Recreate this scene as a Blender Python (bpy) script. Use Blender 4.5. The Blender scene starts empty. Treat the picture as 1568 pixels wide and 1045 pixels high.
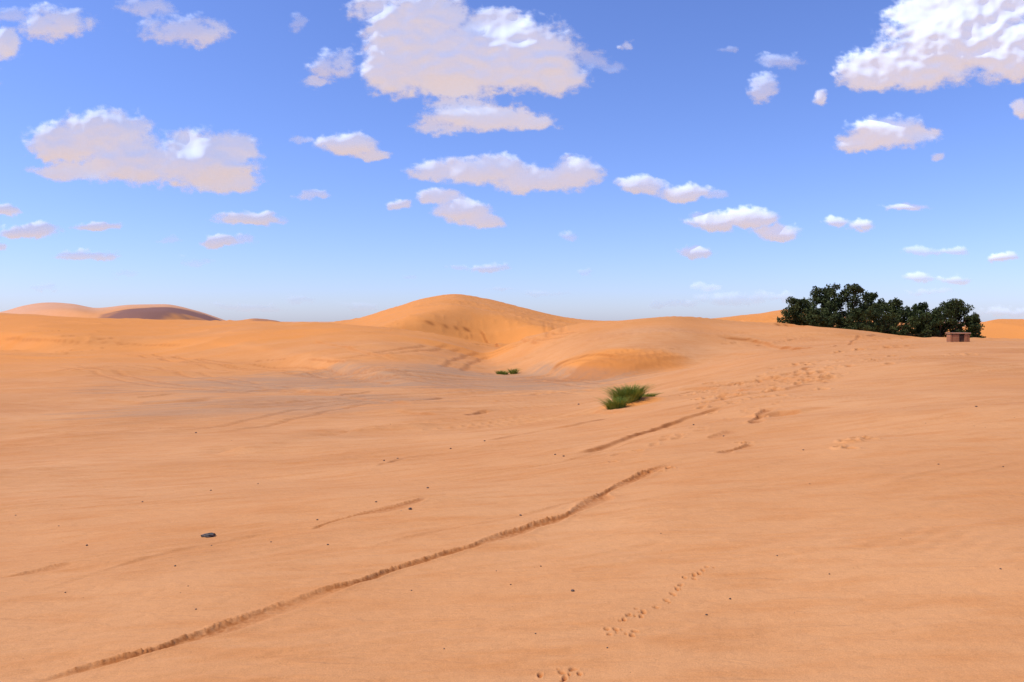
import bpy, math, numpy as np, random
random.seed(7); rng=np.random.default_rng(7)
F=1207.0; CX=784.0; HOR=492.0; EYE=1.7
scene=bpy.context.scene
# ------------------------------------------------------------------ noise
_perm=rng.permutation(4096)
_ang=rng.random(4096)*2*np.pi
_gx=np.cos(_ang).astype(np.float32); _gy=np.sin(_ang).astype(np.float32)
def perlin(x,y,seed=0):
    x=np.asarray(x,dtype=np.float64)+seed*17.31; y=np.asarray(y,dtype=np.float64)+seed*9.77
    xi=np.floor(x).astype(np.int64); yi=np.floor(y).astype(np.int64)
    fx=(x-xi).astype(np.float32); fy=(y-yi).astype(np.float32)
    def g(ix,iy,dx,dy):
        h=_perm[(_perm[ix&4095]+iy)&4095]
        return _gx[h]*dx+_gy[h]*dy
    u=fx*fx*fx*(fx*(fx*6-15)+10); v=fy*fy*fy*(fy*(fy*6-15)+10)
    a=g(xi,yi,fx,fy); b=g(xi+1,yi,fx-1,fy); c=g(xi,yi+1,fx,fy-1); d=g(xi+1,yi+1,fx-1,fy-1)
    return ((a+(b-a)*u)*(1-v)+(c+(d-c)*u)*v)*1.5
def fbm(x,y,o=4,seed=0,gain=.5):
    s=0;a=1;t=0
    for i in range(o):
        s=s+a*perlin(x*2**i,y*2**i,seed+i*3.1); t+=a; a*=gain
    return s/t
def sstep(a,b,x):
    t=np.clip((x-a)/(b-a),0,1); return t*t*(3-2*t)
def herm(xk,yk,x):
    xk=np.asarray(xk,float); yk=np.asarray(yk,float)
    x=np.clip(x,xk[0],xk[-1]); n=len(xk)
    i=np.clip(np.searchsorted(xk,x,'right')-1,0,n-2)
    d=np.diff(yk)/np.diff(xk); m=np.zeros(n); m[0]=d[0]; m[-1]=d[-1]
    m[1:-1]=np.where(d[:-1]*d[1:]<=0,0,(d[:-1]+d[1:])/2)
    h=xk[i+1]-xk[i]; t=(x-xk[i])/h
    return (2*t**3-3*t**2+1)*yk[i]+(t**3-2*t**2+t)*h*m[i]+(-2*t**3+3*t**2)*yk[i+1]+(t**3-t**2)*h*m[i+1]
def th(px): return math.atan((px-CX)/F)
# ------------------------------------------------------------------ terrain
RK=np.log([0.5,2,4,8,15,25,40,60,90,140,250,600,2000,9000])
far=[-4.4,-4.6,-5,-6,-10]
COL=[(-math.pi,[-1.7,-1.7,-1.7,-1.7,-1.7,-1.8,-2,-2.4,-3]+far),
 (-1.5,[-1.7,-1.7,-1.73,-2.0,-2.5,-3.1,-3.7,-4.1,-4.4]+far),
 (th(-400),[-1.7,-1.7,-1.75,-2.05,-2.6,-3.3,-3.9,-4.3,-4.4]+far),
 (th(0),[-1.7,-1.7,-1.75,-2.05,-2.6,-3.3,-3.9,-4.3,-4.4]+far),
 (th(300),[-1.7,-1.7,-1.73,-2.0,-2.55,-3.2,-3.85,-4.3,-4.4]+far),
 (th(600),[-1.7,-1.7,-1.72,-1.95,-2.45,-3.1,-3.8,-4.25,-4.4]+far),
 (th(900),[-1.7,-1.7,-1.68,-1.8,-2.1,-2.7,-3.55,-4.1,-4.3]+far),
 (th(1050),[-1.7,-1.7,-1.66,-1.68,-1.83,-2.15,-2.7,-3.2,-3.6]+far),
 (th(1200),[-1.7,-1.7,-1.65,-1.6,-1.6,-1.65,-1.7,-2.0,-2.6]+far),
 (th(1400),[-1.7,-1.7,-1.62,-1.5,-1.4,-1.3,-1.2,-1.22,-2.3]+far),
 (th(1568),[-1.7,-1.7,-1.6,-1.45,-1.3,-1.2,-1.15,-1.35,-2.3]+far),
 (1.2,[-1.7,-1.7,-1.6,-1.45,-1.3,-1.1,-1.1,-1.3,-2.2]+far),
 (math.pi,[-1.7,-1.7,-1.7,-1.7,-1.7,-1.8,-2,-2.4,-3]+far)]
CT=np.array([c[0] for c in COL])
def base(theta,r):
    lr=np.log(np.maximum(r,.5))
    V=np.stack([herm(RK,c[1],lr) for c in COL])
    d=np.diff(V,axis=0)/np.diff(CT)[:,None]
    M=np.zeros_like(V); M[0]=d[0]; M[-1]=d[-1]; M[1:-1]=(d[:-1]+d[1:])/2
    i=np.clip(np.searchsorted(CT,theta,'right')-1,0,len(CT)-2)
    j=np.arange(len(theta)); h=CT[i+1]-CT[i]; t=(theta-CT[i])/h
    return (2*t**3-3*t**2+1)*V[i,j]+(t**3-2*t**2+t)*h*M[i,j]+(-2*t**3+3*t**2)*V[i+1,j]+(t**3-t**2)*h*M[i+1,j]
# crest tables: bearing column -> apparent height, distance, front width, back width
LAY=[ # far dunes left
 (dict([(-900,478),(-500,470),(-200,482),(0,478),(38,468),(75,464),(110,466),(150,472),(200,468),(250,467),(275,470),(310,479),(345,491),(370,500),(420,510)]),720,300,200,1.5),
 ({300:512,340:502,368:492,390:488.5,412:490,440:495,465:500,500:512},340,110,40,1.3),
 ({-900:470,-500:474,-200:480,0:481,60:483,120:487,200:490,300:492,380:493,440:497,520:500,600:520,700:560},165,90,70,1.6),
 ({400:512,460:503,500:496,545:489,600:473,650:459,695:453.5,740:459,800:472,860:486,915:492.5,980:494,1050:500,1150:520},205,120,80,1.8),
 ({820:520,900:498,960:493,1040:491,1100:487,1160:481,1205:475,1225:479,1280:484,1360:492,1450:500,1560:520},185,70,25,1.2),
 ({700:560,780:530,850:508,940:494.5,1030:487.5,1090:492,1150:497,1220:500,1290:503,1340:509,1385:516,1450:530,1600:560},86,34,30,1.7),
 ({100:560,200:530,270:517,330:508,400:500,460:498,520:499,600:506,680:517,760:535},126,78,40,1.6),
 ({1400:530,1440:512,1490:498,1530:492,1600:490,1800:484,2300:475,3000:490},120,28,40,1.3),
]
LAYK=[(sorted(l[0].items()),)+l[1:] for l in LAY]
def terrain0(x,y):
    x=np.asarray(x,float).ravel(); y=np.asarray(y,float).ravel()
    out=np.empty(len(x))
    for s in range(0,len(x),150000):
        xx=x[s:s+150000]; yy=y[s:s+150000]
        r=np.hypot(xx,yy)+1e-6; t=np.arctan2(xx,yy)
        tc=np.clip(t,-1.15,1.15); px=CX+F*np.tan(tc); c=np.cos(tc)
        zs=[base(t,r)]
        wob=fbm(xx/60,yy/60,3,5)
        for pts,D,wf,wb,pw in LAYK:
            k=[p[0] for p in pts]; v=[p[1] for p in pts]
            py=herm(k,v,px); Dr=D*(1+0.10*np.sin(px/170.+D)+0.04*np.sin(px/61.+D*2))/c
            zc=(HOR-py)/F*Dr*c
            u=(r-Dr); q=np.where(u<0,-u/wf,u/wb)
            prof=np.clip(1-q,0,1); prof=1-(1-prof)**pw; 
            edge=sstep(0,.25,np.clip(1-q,0,1))
            fl=-8.0
            zs.append(np.where(q<1,(fl+(zc-fl)*(0.45+0.55*prof))*edge+fl*(1-edge),fl)-sstep(1.0,1.15,np.abs(t))*6)
        k=0.06+0.0022*np.minimum(r,400)+.28*sstep(45,60,r)*sstep(85,72,r)
        m=np.max(zs,axis=0); z=m+k*np.log(sum(np.exp(np.maximum((q-m)/k,-60)) for q in zs))
        a=sstep(6,40,r)
        z+=a*0.22*fbm(xx/16,yy/10,3,11)*sstep(500,150,r)
        rid=1-np.abs(perlin(xx/30+0.6*wob,yy/11+0.8*wob,21))*2
        z+=sstep(45,75,r)*sstep(260,120,r)*0.30*np.clip(rid,0,1)**3
        z+=sstep(2,6,r)*0.045*fbm(xx/2.6,yy/1.7,3,31)*sstep(60,20,r)
        z+=sstep(3,9,r)*sstep(70,30,r)*0.20*fbm(xx/9+.4*yy/9,yy/5,2,33)
        z+=sstep(150,600,r)*1.2*fbm(xx/90,yy/120,3,41)
        out[s:s+150000]=z
    return out
_ys=np.exp(np.linspace(math.log(1.5),math.log(3000),6000))
def hit(px,py):
    a=(px-CX)/F; sl=(HOR-py)/F
    tz=terrain0(a*_ys,_ys); idx=np.nonzero(_ys*sl<=tz)[0]
    i=idx[0] if len(idx) else 3000
    return np.array([a*_ys[i],_ys[i]])
def hits(L): return np.array([hit(*p) for p in L])
# polar grid
thd=np.concatenate([np.linspace(-180,-55,50)[:-1],np.linspace(-55,-38,60)[:-1],np.linspace(-38,38,1080)[:-1],np.linspace(38,55,60)[:-1],np.linspace(55,180,50)[:-1]])
tht=np.radians(thd)
def geo(a,b,q): 
    n=int(math.log(b/a)/q); return np.exp(np.linspace(math.log(a),math.log(b),n+1))[:-1]
rr=np.concatenate([geo(.3,3,.06),geo(3,12,.0032),geo(12,60,.0055),geo(60,300,.007),geo(300,1000,.015),geo(1000,9000,.05),[9000]])
NT=len(tht); NR=len(rr)
R,T=np.meshgrid(rr,tht,indexing='ij')
X=(R*np.sin(T)).ravel(); Y=(R*np.cos(T)).ravel(); Rr=R.ravel(); Tr=T.ravel()
Z=terrain0(X,Y)
print('grid',NR,NT,len(X))
PX=CX+F*np.tan(np.clip(Tr,-1.15,1.15))
ca,sa=math.cos(math.radians(24)),math.sin(math.radians(24))
U=X*ca+Y*sa; V_=-X*sa+Y*ca
# ---- playa (flat gravelly pan between the dunes)
nz=fbm(X/14,Y/5,4,51); nz2=fbm(U/6,V_/.9,4,52)
e1=1-((X+6)/21)**2-((Y-54)/12.5)**2
e2=1-((X+11)/9)**2-((Y-35)/9)**2
play=np.maximum(sstep(-.25,.75,e1+.9*nz+.9*nz2),.75*sstep(-.1,.8,e2+1.0*nz+1.0*nz2))
tong=1-((X+9)/7)**2-((Y-44.5)/2.6)**2
play*=1-.8*sstep(-.2,.5,tong+.6*nz)
play*=sstep(-3.0,-3.55,Z+.15*nz2)
play*=.62+.38*sstep(-.25,.2,fbm(U/12,V_/.6,4,53))
# ---- orange coarser patches
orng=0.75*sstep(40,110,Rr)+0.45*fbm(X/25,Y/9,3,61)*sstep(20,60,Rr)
def patch(px,py,wx,wy,s):
    global orng
    c=hit(px,py); q=1-((X-c[0])/wx)**2-((Y-c[1])/wy)**2
    orng=orng+s*sstep(-.2,.8,q+.7*fbm(X/3,Y/3,3,62))
for p in [(930,556,7,4,.9),(870,565,5,3,.7),(780,510,8,10,.5),(720,540,7,5,.5),(420,515,9,9,.5),(60,492,30,30,.6),(1510,510,14,20,.8),(965,622,.9,.7,1.0),(1200,490,7,20,.9)]:
    patch(*p)
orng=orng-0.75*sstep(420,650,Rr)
dist=np.zeros_like(X)
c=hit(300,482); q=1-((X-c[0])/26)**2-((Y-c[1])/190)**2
dark=sstep(-.15,.55,q+.6*fbm(X/14,Y/30,3,63))  # shadow on the far-left dune, painted into the sand colour
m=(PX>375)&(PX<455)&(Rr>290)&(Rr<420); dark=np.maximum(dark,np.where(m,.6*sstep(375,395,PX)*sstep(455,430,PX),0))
# darker orange over the slip face of the middle dune
c=hit(930,557); slip=sstep(-.3,.8,1-((X-c[0]-.12*(Y-c[1]))/6.2)**2-((Y-c[1])/2.6)**2+1.0*fbm(U/4,V_/.7,4,64))
dist=np.maximum(dist,slip*.5)
# wind streaks in the basin : long thin low ridges
wq=fbm(U/9,V_/3,3,65)
st_=1-np.abs(perlin(U/7,V_/.55+1.3*wq,66))*2.2
gate=sstep(-.15,.3,fbm(X/9,Y/6,3,67))*sstep(9,18,Rr)*sstep(95,55,Rr)
Z+=.045*np.clip(st_,0,1)**2*gate
st2=1-np.abs(perlin(U/2.6,V_/.22+1.2*wq,68))*2.2
gate2=sstep(-.2,.4,fbm(X/3,Y/2.2,3,69))*sstep(3,6,Rr)*sstep(34,18,Rr)
Z+=.012*np.clip(st2,0,1)**2*gate2
dist=np.maximum(dist,.28*gate*np.clip(st_*1.2-.3,0,1))
dist=np.maximum(dist,.13*gate2*np.clip(st2*1.2-.2,0,1))
# ripple fields
rp_=np.sin((V_*1.0+.8*fbm(X/5,Y/5,3,95))*2*np.pi/.9)*sstep(.05,.4,fbm(X/12,Y/8,3,96))*sstep(22,32,Rr)*sstep(130,80,Rr)
Z+=.020*rp_
rn=np.sin((V_+.10*fbm(X/.8,Y/.8,3,101)+.25*fbm(X/3,Y/3,2,102))*2*np.pi/.17)*sstep(.0,.35,fbm(X/2.6,Y/1.8,3,103))*sstep(3,4.5,Rr)*sstep(20,11,Rr)
Z+=.0030*rn
# broad sand-sheet ridges on the big dunes
st3=1-np.abs(perlin(U/40,V_/5.5+1.0*wq,98))*2.2
Z+=.24*np.clip(st3,0,1)**2*sstep(100,140,Rr)*sstep(420,250,Rr)*sstep(-.2,.3,fbm(X/40,Y/30,2,99))
# ---- tracks
def polydist(P,x,y):
    best=np.full(len(x),1e9); sgn=np.zeros(len(x)); al=np.zeros(len(x)); L=0
    for a,b in zip(P[:-1],P[1:]):
        d=b-a; l=np.hypot(*d)+1e-9; u=d/l
        rx=x-a[0]; ry=y-a[1]; t=np.clip(rx*u[0]+ry*u[1],0,l)
        ex=rx-t*u[0]; ey=ry-t*u[1]; dd=np.hypot(ex,ey); s=np.sign(u[0]*ry-u[1]*rx)
        m=dd<best; best[m]=dd[m]; sgn[m]=s[m]; al[m]=L+t[m]; L+=l
    return best,sgn,al,L
def smooth(P,n=6):
    t=np.arange(len(P)); tt=np.linspace(0,len(P)-1,(len(P)-1)*n+1)
    return np.stack([herm(t,P[:,0],tt),herm(t,P[:,1],tt)],1)
def track(pts,w,depth,kind='berm',col=1.0,sd=0,n=4):
    global Z,dist,orng
    P=smooth(hits(pts),n) if len(pts)>2 else hits(pts)
    mg=w*6
    m=np.nonzero((X>P[:,0].min()-mg)&(X<P[:,0].max()+mg)&(Y>P[:,1].min()-mg)&(Y<P[:,1].max()+mg))[0]
    if not len(m): return
    x=X[m]; y=Y[m]; d,s,al,L=polydist(P,x,y)
    d=d*s+ w*0.5*fbm(x/(w*5),y/(w*5),2,sd+1)   # signed, wandering
    fade=sstep(0,L*.08,al)*sstep(L,L*.9,al)
    g0=fbm(al/(w*7),al*0+sd,3,sd+2)
    gate=np.clip(.85+.8*g0,.22,1.2)*fade
    ln=fbm(x/(w*.45),y/(w*.45),3,sd+3)
    if kind=='berm':
        d=d/(np.clip(.95+1.6*fbm(al/(w*9),al*0+sd+7,2,sd+9),.45,2.1))
        tr=sstep(w*1.1,w*.35,np.abs(d+w*.35)); lip=np.exp(-((d-w*.55)/(w*.38))**2); lip2=np.exp(-((d+w*1.5)/(w*.5))**2)
        cr=fbm(x/(w*.22),y/(w*.22),3,sd+4)
        edge=np.exp(-((d-w*.45)/(w*.25))**2)
        Z[m]+=depth*gate*(-.7*tr*(1+.25*ln)+lip*(.75+.5*ln)+.3*lip2+.8*edge*cr)
        halo=np.exp(-((d+w*.6)/(w*1.5))**2)
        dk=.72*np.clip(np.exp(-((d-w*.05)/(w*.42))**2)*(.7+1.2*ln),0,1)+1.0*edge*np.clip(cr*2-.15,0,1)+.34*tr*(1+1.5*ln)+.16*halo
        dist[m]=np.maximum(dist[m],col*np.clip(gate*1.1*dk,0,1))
    elif kind=='scarp':
        Z[m]+=depth*gate*np.tanh(d/(w*.35))*np.exp(-(d/(w*2.2))**2)
        dist[m]=np.maximum(dist[m],col*np.clip(gate*np.exp(-(d/(w*.5))**2),0,1))
    elif kind=='twin':
        for o in (-.75,.75):
            g=np.exp(-((d-o)/w)**2)
            Z[m]+=depth*fade*(-g+.5*np.exp(-((d-o-w*1.6)/(w*.7))**2))
            dist[m]=np.maximum(dist[m],col*fade*g*np.clip(.7+ln,0,1))
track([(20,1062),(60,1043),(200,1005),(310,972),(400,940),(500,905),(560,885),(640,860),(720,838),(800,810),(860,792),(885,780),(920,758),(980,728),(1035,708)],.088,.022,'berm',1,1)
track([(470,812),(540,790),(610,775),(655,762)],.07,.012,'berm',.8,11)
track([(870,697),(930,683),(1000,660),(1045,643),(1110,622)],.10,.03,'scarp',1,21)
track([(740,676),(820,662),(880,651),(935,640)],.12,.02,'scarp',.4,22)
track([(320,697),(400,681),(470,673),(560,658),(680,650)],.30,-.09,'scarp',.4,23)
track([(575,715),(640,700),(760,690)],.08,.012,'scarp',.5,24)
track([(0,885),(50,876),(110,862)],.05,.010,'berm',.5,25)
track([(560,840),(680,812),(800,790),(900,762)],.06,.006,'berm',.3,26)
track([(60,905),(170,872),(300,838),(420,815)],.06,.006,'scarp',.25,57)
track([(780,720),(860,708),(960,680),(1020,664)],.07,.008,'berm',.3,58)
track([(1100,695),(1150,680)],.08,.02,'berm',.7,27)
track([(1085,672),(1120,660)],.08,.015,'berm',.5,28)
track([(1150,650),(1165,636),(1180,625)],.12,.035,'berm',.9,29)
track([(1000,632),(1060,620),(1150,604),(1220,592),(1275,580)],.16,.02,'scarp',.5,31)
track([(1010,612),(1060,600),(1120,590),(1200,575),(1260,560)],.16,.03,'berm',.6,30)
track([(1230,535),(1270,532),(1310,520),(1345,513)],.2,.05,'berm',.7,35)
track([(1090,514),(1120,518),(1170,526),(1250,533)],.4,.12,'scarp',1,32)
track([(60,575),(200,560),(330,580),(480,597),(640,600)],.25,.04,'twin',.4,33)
track([(200,540),(260,550),(330,556),(450,566),(600,572),(800,580),(1000,585)],.2,.05,'twin',.6,34)
track([(230,545),(330,562),(480,574),(700,590),(930,590)],.2,.05,'twin',.45,54)
track([(380,568),(520,578),(640,578),(850,574),(960,578)],.2,.04,'twin',.45,55)
track([(100,560),(250,590),(420,602),(560,604)],.25,.04,'twin',.45,35)
track([(330,625),(470,618),(620,606),(800,598),(930,602)],.2,.04,'twin',.4,56)
track([(300,665),(430,640),(560,618),(760,603)],.18,.03,'twin',.4,36)
track([(150,612),(240,618),(330,612)],.5,.08,'scarp',.4,37)
track([(365,603),(400,598),(470,600),(560,612),(640,622)],.35,.05,'scarp',.5,38)
track([(625,494),(680,500),(735,508),(790,523)],.45,.12,'scarp',1,39)
track([(620,495),(600,505),(560,512)],.4,.08,'scarp',.6,40)
track([(480,520),(540,535),(600,548),(640,552)],.35,.08,'scarp',.5,41)
track([(365,556),(400,553),(440,550)],.22,.03,'scarp',.6,42)
track([(500,560),(560,545),(620,537),(700,530)],.3,.06,'twin',.6,43)
track([(690,568),(740,545),(800,525),(850,515),(900,510)],.3,.06,'twin',.5,44)
track([(840,570),(900,545),(960,548),(1010,556)],.3,.07,'scarp',.8,45)
track([(700,520),(760,530),(830,528)],.4,.10,'scarp',.6,46)
track([(1180,497),(1210,499),(1235,501)],.5,.2,'scarp',1,47)
track([(0,520),(100,524),(200,527),(300,526)],.4,.08,'scarp',.5,48)
track([(840,495),(850,507),(846,518)],.3,.05,'twin',.4,50)
for k in range(34):   # short wind scars over the dunes and the pan
    px=rng.uniform(20,1180); py=rng.uniform(505,640); l=rng.uniform(25,90); s=rng.uniform(-.18,.10)
    if 300<px<460 and 520<py<560: continue
    track([(px,py),(px+l*.5,py+l*.5*s+rng.normal(0,1.5)),(px+l,py+l*s)],.2,.045,'scarp',rng.uniform(.25,.7),60+k,2)
# ---- footprints and pits
def pit(c,lx,ly,ang,dep,col,rim=.4):
    mg=max(lx,ly)*3.2
    i0=np.searchsorted(rr,max(.3,np.hypot(*c)-mg)); i1=np.searchsorted(rr,np.hypot(*c)+mg)
    m=slice(i0*NT,i1*NT)
    m=np.nonzero((np.abs(X[m]-c[0])<mg)&(np.abs(Y[m]-c[1])<mg))[0]+i0*NT
    ca,sa=math.cos(ang),math.sin(ang); dx=X[m]-c[0]; dy=Y[m]-c[1]
    u=(dx*ca+dy*sa)/lx; v=(-dx*sa+dy*ca)/ly
    q=np.sqrt(u*u+v*v)+.25*fbm(dx/lx*1.5+c[0]*9,dy/lx*1.5,2,3)
    Z[m]+=dep*(-np.exp(-q**3)+rim*np.exp(-((q-1.5)/.4)**2))
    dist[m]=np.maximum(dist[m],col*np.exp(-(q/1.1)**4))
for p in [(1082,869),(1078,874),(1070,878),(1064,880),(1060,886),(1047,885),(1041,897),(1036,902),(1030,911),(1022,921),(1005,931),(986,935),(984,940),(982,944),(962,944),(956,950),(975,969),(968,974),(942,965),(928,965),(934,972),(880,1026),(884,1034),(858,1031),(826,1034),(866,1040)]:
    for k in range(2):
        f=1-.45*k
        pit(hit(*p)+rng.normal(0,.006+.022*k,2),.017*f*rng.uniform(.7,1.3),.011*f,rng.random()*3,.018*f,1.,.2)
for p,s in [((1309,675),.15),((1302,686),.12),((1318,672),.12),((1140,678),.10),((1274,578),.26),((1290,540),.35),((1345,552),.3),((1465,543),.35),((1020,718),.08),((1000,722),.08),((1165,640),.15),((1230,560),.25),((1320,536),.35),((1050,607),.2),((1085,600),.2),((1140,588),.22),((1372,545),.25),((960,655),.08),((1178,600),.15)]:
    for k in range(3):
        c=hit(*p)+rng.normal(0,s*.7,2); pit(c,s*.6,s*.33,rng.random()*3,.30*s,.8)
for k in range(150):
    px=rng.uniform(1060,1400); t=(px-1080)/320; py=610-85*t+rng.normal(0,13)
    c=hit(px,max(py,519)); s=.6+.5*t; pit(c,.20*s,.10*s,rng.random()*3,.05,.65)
for k in range(36):   # faint old prints crossing the slope
    t=k/36; c=hit(940+330*t+rng.normal(0,4),700-110*t+rng.normal(0,3)); pit(c,.09,.05,rng.random()*3,.014,.3)
# mound below the grass tuft
g=hit(962,622); q=((X-g[0]-.1)/1.0)**2+((Y-g[1]-.2)/.6)**2
Z+=.16*np.exp(-q)
def terr(x,y):
    r=math.hypot(x,y); t=math.atan2(x,y)
    i=int(np.clip(np.searchsorted(rr,r)-1,0,NR-2)); j=int(np.clip(np.searchsorted(tht,t)-1,0,NT-2))
    a=(r-rr[i])/(rr[i+1]-rr[i]); b=(t-tht[j])/(tht[j+1]-tht[j])
    z=lambda i,j: Z[i*NT+j]
    return (z(i,j)*(1-a)+z(i+1,j)*a)*(1-b)+(z(i,j+1)*(1-a)+z(i+1,j+1)*a)*b+EYE
def gp(px,py):
    c=hit(px,py); return c[0],c[1],terr(c[0],c[1])
def mkmesh(name,co,faces_idx,nper,mats=(),smooth_=True,matidx=None):
    me=bpy.data.meshes.new(name); co=np.asarray(co,np.float32)
    fi=np.asarray(faces_idx,np.int32).ravel(); nf=len(fi)//nper
    me.vertices.add(len(co)); me.vertices.foreach_set('co',co.ravel())
    me.loops.add(len(fi)); me.loops.foreach_set('vertex_index',fi)
    me.polygons.add(nf); me.polygons.foreach_set('loop_start',np.arange(nf,dtype=np.int32)*nper)
    me.polygons.foreach_set('use_smooth',np.full(nf,smooth_))
    for mt in mats: me.materials.append(mt)
    if matidx is not None: me.polygons.foreach_set('material_index',np.asarray(matidx,np.int32))
    me.update(calc_edges=True)
    ob=bpy.data.objects.new(name,me); scene.collection.objects.link(ob); return ob
# ------------------------------------------------------------------ material helpers
def newmat(name):
    m=bpy.data.materials.new(name); m.use_nodes=True; nt=m.node_tree; nt.nodes.clear(); return m,nt
class NB:
    def __init__(s,nt): s.nt=nt
    def n(s,t,**k):
        nd=s.nt.nodes.new(t)
        for a,b in k.items():
            if hasattr(nd,a): setattr(nd,a,b)
        return nd
    def l(s,a,b): s.nt.links.new(a,b)
    def mix(s,fac,a,b,bt='MIX'):
        m=s.n('ShaderNodeMix',data_type='RGBA',blend_type=bt)
        for sk,v in ((m.inputs[0],fac),(m.inputs[6],a),(m.inputs[7],b)):
            if hasattr(v,'links'): s.l(v,sk)
            elif isinstance(v,tuple): sk.default_value=v+(1,)
            else: sk.default_value=v
        return m.outputs[2]
    def math(s,op,a,b=0,c=0):
        m=s.n('ShaderNodeMath',operation=op)
        for sk,v in zip(m.inputs,(a,b,c)):
            if hasattr(v,'links'): s.l(v,sk)
            else: sk.default_value=v
        return m.outputs[0]
    def ramp(s,v,a,b,c=0.,d=1.):
        m=s.n('ShaderNodeMapRange',clamp=True); s.l(v,m.inputs[0])
        for i,q in enumerate((a,b,c,d)): m.inputs[i+1].default_value=q
        return m.outputs[0]
    def noise(s,co,scale,det=4,rough=.5,dist=0.):
        m=s.n('ShaderNodeTexNoise'); s.l(co,m.inputs['Vector']); m.inputs['Scale'].default_value=scale
        m.inputs['Detail'].default_value=det; m.inputs['Roughness'].default_value=rough; m.inputs['Distortion'].default_value=dist
        return m.outputs[0]
# sand
sand,nt=newmat('sand'); b=NB(nt)
at=b.n('ShaderNodeAttribute',attribute_name='zones'); sep=b.n('ShaderNodeSeparateColor'); b.l(at.outputs['Color'],sep.inputs[0])
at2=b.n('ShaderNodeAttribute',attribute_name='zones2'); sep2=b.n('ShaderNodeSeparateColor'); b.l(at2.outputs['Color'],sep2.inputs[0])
tc=b.n('ShaderNodeTexCoord'); P=tc.outputs['Object']
mp=b.n('ShaderNodeMapping'); b.l(P,mp.inputs[0]); mp.inputs['Rotation'].default_value=(0,0,math.radians(-28)); mp.inputs['Scale'].default_value=(1,3.6,1)
n1=b.noise(P,.22,5,.55); n2=b.noise(mp.outputs[0],1.0,6,.65); n3=b.noise(P,150,2,.6); n4=b.noise(P,9,4,.6)
c=b.mix(b.ramp(n1,.35,.65),(.645,.282,.099),(.705,.335,.130))
c=b.mix(b.ramp(n2,.46,.70,0,.7),c,(.610,.238,.070))
c=b.mix(b.math('MULTIPLY',sep.outputs[1],.95),c,(.77,.285,.062))
c=b.mix(sep2.outputs[1],c,(.74,.38,.21))  # distance haze on the far dunes, painted as a paler sand colour
c=b.mix(b.math('MULTIPLY',sep.outputs[0],b.ramp(n4,.3,.7,.55,.95)),c,(.42,.245,.135))
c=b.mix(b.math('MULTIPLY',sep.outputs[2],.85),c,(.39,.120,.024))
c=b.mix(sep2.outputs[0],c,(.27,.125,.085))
c=b.mix(1.0,c,b.mix(b.ramp(n3,.3,.7),(.86,.86,.86),(1.08,1.08,1.08)),'MULTIPLY')
bs=b.n('ShaderNodeBsdfPrincipled'); b.l(c,bs.inputs['Base Color']); bs.inputs['Roughness'].default_value=.95; bs.inputs['Specular IOR Level'].default_value=.12
mp2=b.n('ShaderNodeMapping'); b.l(P,mp2.inputs[0]); mp2.inputs['Rotation'].default_value=(0,0,math.radians(-20)); mp2.inputs['Scale'].default_value=(2.2,9,1)
rp=b.noise(mp2.outputs[0],1.1,3,.5,1.2)
h=b.math('ADD',b.math('MULTIPLY',rp,.032),b.math('ADD',b.math('MULTIPLY',n4,.015),b.math('MULTIPLY',n3,.0018)))
bp=b.n('ShaderNodeBump'); bp.inputs['Strength'].default_value=.62; bp.inputs['Distance'].default_value=1.0; b.l(h,bp.inputs['Height']); b.l(bp.outputs[0],bs.inputs['Normal'])
o=b.n('ShaderNodeOutputMaterial'); b.l(bs.outputs[0],o.inputs[0])
I=np.arange(NR-1)[:,None]*NT; J=np.arange(NT)[None,:]; J2=(J+1)%NT
q=np.stack([I+J,I+J2,I+NT+J2,I+NT+J],-1).reshape(-1,4)[:, ::-1]
ground=mkmesh('desert_ground',np.stack([X,Y,Z+EYE],1),q,4,[sand])
me=ground.data
if me.polygons[1000].normal.z<0: me.flip_normals()
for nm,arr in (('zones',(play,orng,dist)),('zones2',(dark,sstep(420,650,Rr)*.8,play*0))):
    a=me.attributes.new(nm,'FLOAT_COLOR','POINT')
    a.data.foreach_set('color',np.stack([np.clip(v,0,1) for v in arr]+[np.ones_like(X)],1).astype(np.float32).ravel())
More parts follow.
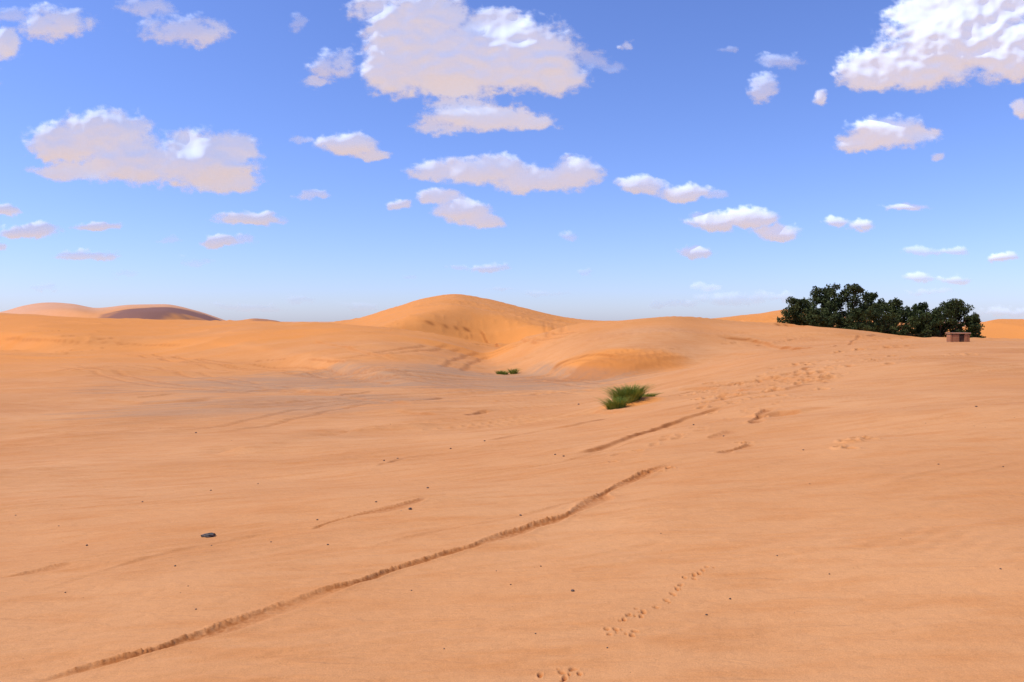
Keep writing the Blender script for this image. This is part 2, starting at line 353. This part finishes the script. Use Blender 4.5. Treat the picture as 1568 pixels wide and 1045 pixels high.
# ------------------------------------------------------------------ clouds
BL=[(620,65,62,85,1),(600,110,45,45,1),(700,95,115,68,1),(800,92,90,66,1),(660,25,60,40,.9),(585,15,50,35,.75),(850,118,48,36,1),(760,40,60,30,.9),(690,135,60,22,.9),
(740,182,92,24,.9),(812,188,42,16,.9),(672,198,42,11,.7),(905,95,30,16,.4),(935,105,22,10,.35),(960,68,9,11,.6),(700,160,50,14,.7),
(160,205,75,42,1),(98,222,60,35,1),(110,262,62,18,.8),(205,250,85,42,1),(305,250,80,52,1),(345,278,52,26,1),(352,232,48,32,1),(290,225,32,30,1),
(1470,60,110,62,1),(1400,105,95,42,1),(1330,112,50,34,1),(1545,80,85,58,1),(1420,20,60,32,1),(1510,5,100,40,1),(1640,60,90,70,1),
(1360,205,66,28,.95),(1318,220,36,17,.9),(1412,206,30,12,.8),(1438,240,14,9,.6),(1566,168,16,18,.9),
(740,262,75,27,1),(820,278,70,23,1),(882,264,42,25,1),(672,262,46,17,.8),
(672,303,36,16,1),(708,324,45,19,1),(738,340,35,14,1),(612,315,19,9,.8),
(530,222,48,20,.95),(568,238,30,10,.8),(460,215,16,7,.5),
(980,284,36,17,.8),(1050,297,48,15,.95),(1100,298,18,8,.5),
(1105,340,52,16,1),(1150,335,40,21,1),(1190,358,38,15,1),(1068,386,28,9,.95),
(85,38,58,30,.75),(10,68,26,28,.85),(20,25,35,18,.5),(275,48,62,28,.6),(320,55,36,22,.7),(225,12,50,18,.5),
(510,102,36,26,.6),(482,126,28,12,.6),(455,35,16,14,.35),
(1168,135,26,24,.6),(1195,95,34,14,.45),(1258,151,13,12,.8),(1112,75,16,7,.3),
(45,355,48,15,1),(10,322,20,11,.9),(0,380,12,9,.8),(150,348,36,9,.9),(132,390,42,10,.75),(382,337,54,13,.95),(338,370,30,11,.95),(478,300,24,9,.6),(376,366,16,8,.5),
(750,410,28,9,.7),(702,409,20,5,.4),(870,362,18,8,.45),(897,416,14,5,.35),
(1280,340,20,9,.7),(1322,345,22,9,.75),(1385,318,36,7,.7),(1410,385,36,7,.5),(1460,384,20,8,.55),(1408,425,24,8,.7),(1460,428,24,8,.7),(1532,394,20,8,.85),(1425,448,40,5,.4),
(1080,440,20,8,.55),(1120,458,60,11,.45),(1185,455,40,10,.45),(1035,468,40,8,.4),(455,458,26,7,.35),(70,442,26,7,.35),(380,470,60,8,.35),(1540,478,50,9,.45),(300,400,26,8,.3),(260,368,18,8,.3),(560,470,50,7,.3),(830,450,40,6,.3),(765,443,18,4,.35),(625,426,14,4,.3),(190,420,20,6,.25),
(-120,120,100,50,.9),(-200,300,80,30,.9),(1720,250,80,30,.9),(1800,360,60,16,.8)]
st=1.4
gx=np.arange(-320,1900,st); gy=np.arange(-170,488,st)
GX,GY=np.meshgrid(gx,gy); sh=GX.shape; gxf=GX.ravel(); gyf=GY.ravel()
def field(wx,wy,K=.12):
    num=np.zeros(len(wx)); ryl=np.zeros(len(wx)); sl=np.zeros(len(wx))
    for (bx,by,rx,ry,s) in BL:
        m=np.nonzero((np.abs(wx-bx)<rx*2.2)&(np.abs(wy-by)<ry*2.4))[0]
        dy=(wy[m]-by)/ry; dy=np.where(dy>0,dy*1.2,dy)
        d=1-((wx[m]-bx)/(rx*1.08))**2-dy**2
        e=np.exp(np.maximum(d,-4)/K); num[m]+=e; ryl[m]+=e*ry; sl[m]+=e*s
    return np.where(num>0,K*np.log(np.maximum(num,1e-20)),-4), ryl/np.maximum(num,1e-20), sl/np.maximum(num,1e-20)
lw1=fbm(gxf/55,gyf/40,3,71); lw2=fbm(gxf/55,gyf/40,3,75)
D,ryl,sl=field(gxf+13*lw1+6*fbm(gxf/13,gyf/11,4,73), gyf+9*lw2+4.5*fbm(gxf/13,gyf/11,4,77))
Ds,rys,_s=field(gxf+8*lw1,gyf+6*lw2,.2)
def billow(x,y,o,seed):
    s=0;a=1;t=0
    for i in range(o):
        s=s+a*(np.abs(perlin(x*2**i,y*2**i,seed+i*2.3))*2-.45); t+=a; a*=.55
    return s/t
bn=billow(gxf/38,gyf/28,4,81); fn=fbm(gxf/24,gyf/14,6,91,.62)
thin=np.clip(1-sl,0,1)
calm=1-.70*sstep(.2,.65,D)*(sl>.8)
Dd=D+(-.50*bn*(1-.3*thin)+(.62+1.2*thin)*fn)*calm+.04
soft=.66+.6*thin
alpha=sstep(-.20,soft,Dd)
alpha=alpha*np.clip(sl*1.3-.10,.0,1)
alpha*=.6+.4*sstep(485,330,gyf)  # low clouds faded towards the horizon to imitate haze
al2=alpha.reshape(sh)
def blur(a,n):
    for _ in range(n):
        b_=a.copy(); b_[1:-1,1:-1]=(a[1:-1,1:-1]*4+2*(a[:-2,1:-1]+a[2:,1:-1]+a[1:-1,:-2]+a[1:-1,2:])+a[:-2,:-2]+a[2:,2:]+a[:-2,2:]+a[2:,:-2])/16; a=b_
    return a
b1=billow(gxf/46,gyf/34,3,81).reshape(sh)
Hs=np.maximum(Ds,-1.2).reshape(sh)
rb=blur((np.clip(rys,5,48)**.9).reshape(sh),40)
hh=rb*1.45*np.sqrt(np.clip(blur(Hs,22)+1.0-.27*blur(b1,4)+.17*blur(fn.reshape(sh),4),0.02,2.2))
hh=blur(hh,3)
RC=5000.
dv=np.stack([(gxf-CX)/F,np.ones_like(gxf),(HOR-gyf)/F],1); dv/=np.linalg.norm(dv,axis=1)[:,None]
co=dv*(RC*(1-hh.ravel()[:,None]/F)); co[:,2]+=EYE
ny,nx=sh; ii=np.arange(ny-1)[:,None]*nx; jj=np.arange(nx-1)[None,:]
q=np.stack([ii+jj,ii+nx+jj,ii+nx+jj+1,ii+jj+1],-1).reshape(-1,4)
af=al2.ravel(); keep=(af[q].max(1)>.004); q=q[keep]
used=np.unique(q); rem=np.full(len(co),-1); rem[used]=np.arange(len(used))
cm,nt=newmat('cloud_vapour'); b=NB(nt)
at=b.n('ShaderNodeAttribute',attribute_name='cloud_cover')
df=b.n('ShaderNodeBsdfDiffuse'); df.inputs[0].default_value=(.62,.73,.83,1)
em=b.n('ShaderNodeEmission'); em.inputs[0].default_value=(.86,.88,1,1); em.inputs[1].default_value=.33  # added glow standing in for light scattered inside the clouds
ad=b.n('ShaderNodeAddShader'); b.l(df.outputs[0],ad.inputs[0]); b.l(em.outputs[0],ad.inputs[1])
tr=b.n('ShaderNodeBsdfTransparent'); mx=b.n('ShaderNodeMixShader'); b.l(at.outputs['Fac'],mx.inputs[0]); b.l(tr.outputs[0],mx.inputs[1]); b.l(ad.outputs[0],mx.inputs[2])
o=b.n('ShaderNodeOutputMaterial'); b.l(mx.outputs[0],o.inputs[0])
clouds=mkmesh('cumulus_clouds',co[used],rem[q],4,[cm])
a=clouds.data.attributes.new('cloud_cover','FLOAT','POINT'); a.data.foreach_set('value',af[used].astype(np.float32))
# ------------------------------------------------------------------ trees
def leafmat(name,c1,c2,sc):
    m,nt=newmat(name); b=NB(nt); tc=b.n('ShaderNodeTexCoord'); n=b.noise(tc.outputs['Object'],sc,3)
    c=b.mix(b.ramp(n,.35,.65),c1,c2); bs=b.n('ShaderNodeBsdfPrincipled'); b.l(c,bs.inputs['Base Color']); bs.inputs['Roughness'].default_value=.7; bs.inputs['Specular IOR Level'].default_value=.2
    tl=b.n('ShaderNodeBsdfTranslucent'); b.l(c,tl.inputs[0]); mx=b.n('ShaderNodeMixShader'); mx.inputs[0].default_value=.15
    b.l(bs.outputs[0],mx.inputs[1]); b.l(tl.outputs[0],mx.inputs[2]); o=b.n('ShaderNodeOutputMaterial'); b.l(mx.outputs[0],o.inputs[0]); return m
leaf=leafmat('acacia_leaves',(.028,.042,.010),(.075,.088,.022),.9)
bark=leafmat('bark',(.06,.04,.025),(.11,.075,.05),3)
def tube(V,Q,path,rad,n=7):
    path=np.array(path,float); k0=len(V)
    for i,p in enumerate(path):
        d=path[min(i+1,len(path)-1)]-path[max(i-1,0)]; d/=np.linalg.norm(d)+1e-9
        u=np.cross(d,[.3,.9,.1]); u/=np.linalg.norm(u); v=np.cross(d,u)
        for k in range(n):
            a=2*math.pi*k/n; V.append(p+rad[i]*(u*math.cos(a)+v*math.sin(a)))
    for i in range(len(path)-1):
        for k in range(n):
            Q.append([k0+i*n+k,k0+i*n+(k+1)%n,k0+(i+1)*n+(k+1)%n,k0+(i+1)*n+k])
def tree(px,toppy,wpx,dist_,seed=0,leafs=.17):
    r=np.random.default_rng(seed+100)
    x=(px-CX)/F*dist_; y=dist_; zg=terr(x,y); ztop=(HOR-toppy)/F*dist_+EYE
    H=ztop-zg; W=wpx/F*dist_/2; bx=np.array([x,y,zg-.2])
    V=[];Q=[]
    fork=bx+[0,0,H*.22]
    tube(V,Q,[bx,bx+[.05,.03,H*.1],fork],[.28*H/7,.22*H/7,.18*H/7])
    cl=[]
    n=int(34*(W*H/16)**.5)+20
    for i in range(n):
        a=r.random()*2*math.pi; t=r.random(); zz=.12+.83*t
        env=math.sqrt(max(0,1-(abs(zz-.40)/.60)**2.3)); q=r.random()**.45
        if i<6: q=r.random()*.5; zz=.7+.2*r.random(); env=.9
        p=np.array([x+math.cos(a)*W*env*q*.92,y+math.sin(a)*W*env*q*.92,zg+H*min(zz,.92)])
        s=(.42+.42*r.random())*(.55+.25*H/7)*1.05
        if zz>.8: s*=.85
        cl.append((p,s))
    for p,s in cl[::3]:
        mid=(fork+p)/2+r.normal(0,.15,3)
        tube(V,Q,[fork,mid,p],[.09*H/7,.05*H/7,.015],5)
    nb=len(Q); V=list(V)
    P=[];
    for p,s in cl:
        m=int(470*s*s)
        d=r.normal(0,1,(m,3)); d/=np.linalg.norm(d,axis=1)[:,None]
        rad=s*(.3+.8*r.random((m,1))**.6)*np.array([1.15,1.15,.85])
        P.append(p+d*rad)
    for k in range(30):
        p,s=cl[r.integers(len(cl))]; d=r.normal(0,1,3); d[2]=abs(d[2])*.9; d/=np.linalg.norm(d)
        tips=p+d*s*1.15; P.append(tips+r.normal(0,.11,(26,3)))
    P=np.concatenate(P); m=len(P)
    u=r.normal(0,1,(m,3)); u/=np.linalg.norm(u,axis=1)[:,None]; w=np.cross(u,r.normal(0,1,(m,3))); w/=np.linalg.norm(w,axis=1)[:,None]
    sz=leafs*(.5+.8*r.random((m,1)))
    qv=np.stack([P-u*sz,P+w*sz*.42,P+u*sz,P-w*sz*.42],1).reshape(-1,3)
    k0=len(V); allv=np.concatenate([np.array(V),qv]); qf=np.arange(m*4).reshape(-1,4)+k0
    fq=np.concatenate([np.array(Q),qf]); mi=np.concatenate([np.zeros(nb),np.ones(m)])
    return mkmesh('acacia_tree',allv,fq,4,[bark,leaf],False,mi)
for k,(px,tp,w,d) in enumerate([(1220,455,56,100),(1262,438,66,104),(1296,432,82,100),(1335,447,64,106),(1362,459,62,101),(1407,460,44,103),(1386,475,76,99),(1463,456,62,102),(1438,473,60,100),(1486,483,34,101),(1325,472,96,96),(1250,474,80,97)]):
    tree(px,tp,w,d,seed=k)
# ------------------------------------------------------------------ grass tufts
gm=leafmat('grass_blades',(.11,.17,.02),(.30,.32,.05),6)
def tuft(name,cs,seed):
    r=np.random.default_rng(seed); V=[];Q=[]
    for (cx,cy,spread,n,ln,lean) in cs:
        for i in range(n):
            a=r.random()*2*math.pi; q=r.random()**.6*spread
            bxx=cx+math.cos(a)*q; byy=cy+math.sin(a)*q*.7; z=terr(bxx,byy)-.03
            L=ln*(.4+.7*r.random()); out=np.array([math.cos(a)*q/spread*.65+lean+r.normal(0,.3),math.sin(a)*q/spread*.5+r.normal(0,.3),0])
            p=np.array([bxx,byy,z]); side=np.array([-math.sin(a),math.cos(a),0]) if r.random()<.4 else np.array([1,0,0]); w=.007+.006*r.random()
            if cy>35: w*=2
            k0=len(V)
            for t in (0,.4,.75,1):
                c=p+L*(np.array([0,0,1])*(t-.25*t*t)+out*t*t*.8+out*.3*t); ww=w*(1-t*.9)
                V+= [c-side*ww,c+side*ww]
            for k in range(3): Q.append([k0+2*k,k0+2*k+1,k0+2*k+3,k0+2*k+2])
    return mkmesh(name,np.array(V),Q,4,[gm],False)
c1=hit(944,628); c2=hit(962,622); c3=hit(985,612)
tuft('desert_grass_tuft',[(c1[0],c1[1],.22,600,.42,-.2),(c2[0],c2[1],.32,1300,.58,.0),(c3[0],c3[1],.26,420,.26,.8)],3)
c1=hit(769,574); c2=hit(786,573)
tuft('desert_grass_tuft',[(c1[0],c1[1],.42,300,.45,0),(c2[0],c2[1],.28,200,.62,.1)],4)
# ------------------------------------------------------------------ pebbles
pm=leafmat('stone',(.07,.045,.035),(.20,.13,.09),20)
import bmesh
bm=bmesh.new(); bmesh.ops.create_icosphere(bm,subdivisions=2,radius=1); sv=np.array([v.co[:] for v in bm.verts]); sf=np.array([[v.index for v in f.verts] for f in bm.faces]); bm.free()
PL=[(628,781,3.5),(655,748,2.5),(877,906,3.5),(1082,943,2.5),(133,836,2.5),(218,770,1.8),(323,752,1.8),(502,835,2),(415,832,1.6),(268,868,2.2),(797,790,2.4),(576,770,2),(588,708,2),(609,705,2),(690,688,2),(863,700,2),(850,697,2),(1118,918,2),(1270,880,1.6),(1190,852,1.5),(1532,872,2),(1495,625,2),(1437,712,1.6),(820,972,1.8),(300,934,1.8),(630,905,1.6),(782,896,1.6),(828,868,1.6),(100,908,1.6),(930,993,1.8),(486,797,2),(1230,690,1.6),(324,836,1.5),(300,664,2),(886,620,2),(742,676,2),(1536,716,1.6),(1062,652,2),(680,995,1.6),(1012,818,1.3),(760,875,1.2),(395,742,1.3),(90,806,1.2),(24,790,1.4),(288,898,1.3),(1108,668,1.6),(1240,742,1.2)]
for k in range(50): PL.append((rng.uniform(0,1568),640+400*rng.random()**1.6,rng.uniform(.35,.8)))
V=[];T3=[]
for k,(px,py,s) in enumerate(PL):
    x,y,z=gp(px,py); rad=s*.72*y/F*(1.1)
    sc=np.array([1,.8+.4*rng.random(),.6+.2*rng.random()])*rad
    v=sv*(1+.22*perlin(sv[:,0]*1.3+k,sv[:,1]*1.3+sv[:,2],k)[:,None])*sc; a=rng.random()*6.28
    v=np.stack([v[:,0]*math.cos(a)-v[:,1]*math.sin(a),v[:,0]*math.sin(a)+v[:,1]*math.cos(a),v[:,2]],1)+[x,y,z+rad*.3]
    T3.append(sf+len(V)*len(sv)); V.append(v)
mkmesh('pebbles',np.concatenate(V),np.concatenate(T3),3,[pm],True)
# ------------------------------------------------------------------ flat grey stone
gs=leafmat('grey_stone',(.030,.024,.020),(.21,.16,.12),45)
x,y,z=gp(319,823)
bm=bmesh.new(); bmesh.ops.create_icosphere(bm,subdivisions=4,radius=1)
vv=np.array([v.co[:] for v in bm.verts]); ff=[[v.index for v in f.verts] for f in bm.faces]; bm.free()
nn=fbm(vv[:,0]*1.6,vv[:,1]*1.6+vv[:,2]*1.3,4,33)
vv=vv*(1+.35*nn[:,None]); top=np.clip(vv[:,2],-1,.45+.25*vv[:,0]); 
dish=-.35*np.exp(-((vv[:,0]/.6)**2+(vv[:,1]/.6)**2))*(vv[:,2]>0)
vv=np.stack([vv[:,0]*.060,vv[:,1]*.045,(top+dish)*.032],1)+[x,y,z+.010]
mkmesh('flat_stone',vv,ff,3,[gs])
# ------------------------------------------------------------------ small brick hut
bkm,nt=newmat('mud_brick'); b=NB(nt); tc=b.n('ShaderNodeTexCoord'); bt=b.n('ShaderNodeTexBrick'); 
mpp=b.n('ShaderNodeMapping'); mpp.inputs['Rotation'].default_value=(math.radians(90),0,0); b.l(tc.outputs['Object'],mpp.inputs[0]); b.l(mpp.outputs[0],bt.inputs['Vector'])
bt.inputs['Scale'].default_value=2.2; bt.inputs['Color1'].default_value=(.30,.11,.04,1); bt.inputs['Color2'].default_value=(.38,.15,.06,1); bt.inputs['Mortar'].default_value=(.28,.15,.08,1)
bs=b.n('ShaderNodeBsdfPrincipled'); b.l(bt.outputs[0],bs.inputs['Base Color']); bs.inputs['Roughness'].default_value=.9; o=b.n('ShaderNodeOutputMaterial'); b.l(bs.outputs[0],o.inputs[0])
slab=leafmat('clay_plaster',(.50,.26,.14),(.60,.33,.19),5)
darkm=leafmat('dark_wood',(.07,.035,.02),(.11,.06,.035),8)
ch=hit(1467,524); D_=float(ch[1]); hx=float(ch[0]); S=27*D_/F/1.55
print('hut',D_,S)
hz=min(terr(hx,D_),terr(hx+.5,D_),terr(hx-.5,D_))-.12
topz=(HOR-510.5)/F*D_+EYE; emp=bpy.data.objects.new('mud_brick_hut',None); scene.collection.objects.link(emp); emp.location=(hx,D_,hz); emp.rotation_euler[2]=math.radians(-14); emp.scale=(S,S,1)
def box(nm,cx,cy,cz,sx,sy,sz,mat,bev=.02):
    bm=bmesh.new(); bmesh.ops.create_cube(bm,size=1)
    for v in bm.verts: v.co=(v.co.x*sx,v.co.y*sy,v.co.z*sz)
    bmesh.ops.bevel(bm,geom=bm.edges[:],offset=bev,segments=2,affect='EDGES')
    me=bpy.data.meshes.new(nm); bm.to_mesh(me); bm.free(); me.materials.append(mat); ob=bpy.data.objects.new(nm,me); scene.collection.objects.link(ob); ob.parent=emp; ob.location=(cx,cy,cz)
Hh=topz-hz
box('left_wall',-.68,.0,Hh*.5-.03,.16,1.2,Hh-.06,bkm); box('right_wall',.68,0,Hh*.5-.03,.16,1.2,Hh-.06,bkm)
box('back_wall',0,.55,Hh*.5-.03,1.19,.14,Hh-.06,bkm); box('front_wall_a',-.33,-.55,Hh*.5-.03,.53,.14,Hh-.06,bkm); box('front_wall_b',.46,-.55,Hh*.5-.03,.27,.14,Hh-.06,bkm)
box('door',.13,-.52,Hh*.45-.03,.385,.04,Hh*.9-.06,darkm,.005); box('roof',0,0,Hh+.0,1.66,1.4,.055,slab,.015)
# ------------------------------------------------------------------ light, sky, camera
EL=math.radians(52); saz=math.radians(-98)
sd=np.array([math.sin(saz)*math.cos(EL),math.cos(saz)*math.cos(EL),math.sin(EL)])
from mathutils import Vector
L=bpy.data.lights.new('sun','SUN'); L.energy=3.75; L.angle=math.radians(.5); L.color=(1,.945,.86); lo=bpy.data.objects.new('sun',L); scene.collection.objects.link(lo)
lo.rotation_euler=Vector(sd).to_track_quat('Z','Y').to_euler()
w=bpy.data.worlds.new('World'); scene.world=w; w.use_nodes=True; nt=w.node_tree; nt.nodes.clear(); b=NB(nt)
sk=b.n('ShaderNodeTexSky'); sk.sky_type='NISHITA'; sk.sun_disc=False; sk.sun_elevation=EL; sk.sun_rotation=saz; sk.air_density=1.0; sk.dust_density=.5; sk.ozone_density=2.8; sk.altitude=300
tint=b.mix(1.0,sk.outputs[0],(.94,1.03,1.58),'MULTIPLY')
bg=b.n('ShaderNodeBackground'); bg.inputs[1].default_value=.12; b.l(tint,bg.inputs[0]); o=b.n('ShaderNodeOutputWorld'); b.l(bg.outputs[0],o.inputs[0])
cam=bpy.data.cameras.new('camera'); cam.sensor_width=36; cam.lens=F/1568*36; cam.shift_y=-30.5/1568; cam.clip_end=30000; cam.clip_start=.05
cob=bpy.data.objects.new('camera',cam); scene.collection.objects.link(cob); cob.location=(0,0,EYE); cob.rotation_euler=(math.radians(90),0,0); scene.camera=cob
scene.view_settings.view_transform='Standard'; scene.view_settings.look='None'; scene.view_settings.exposure=0
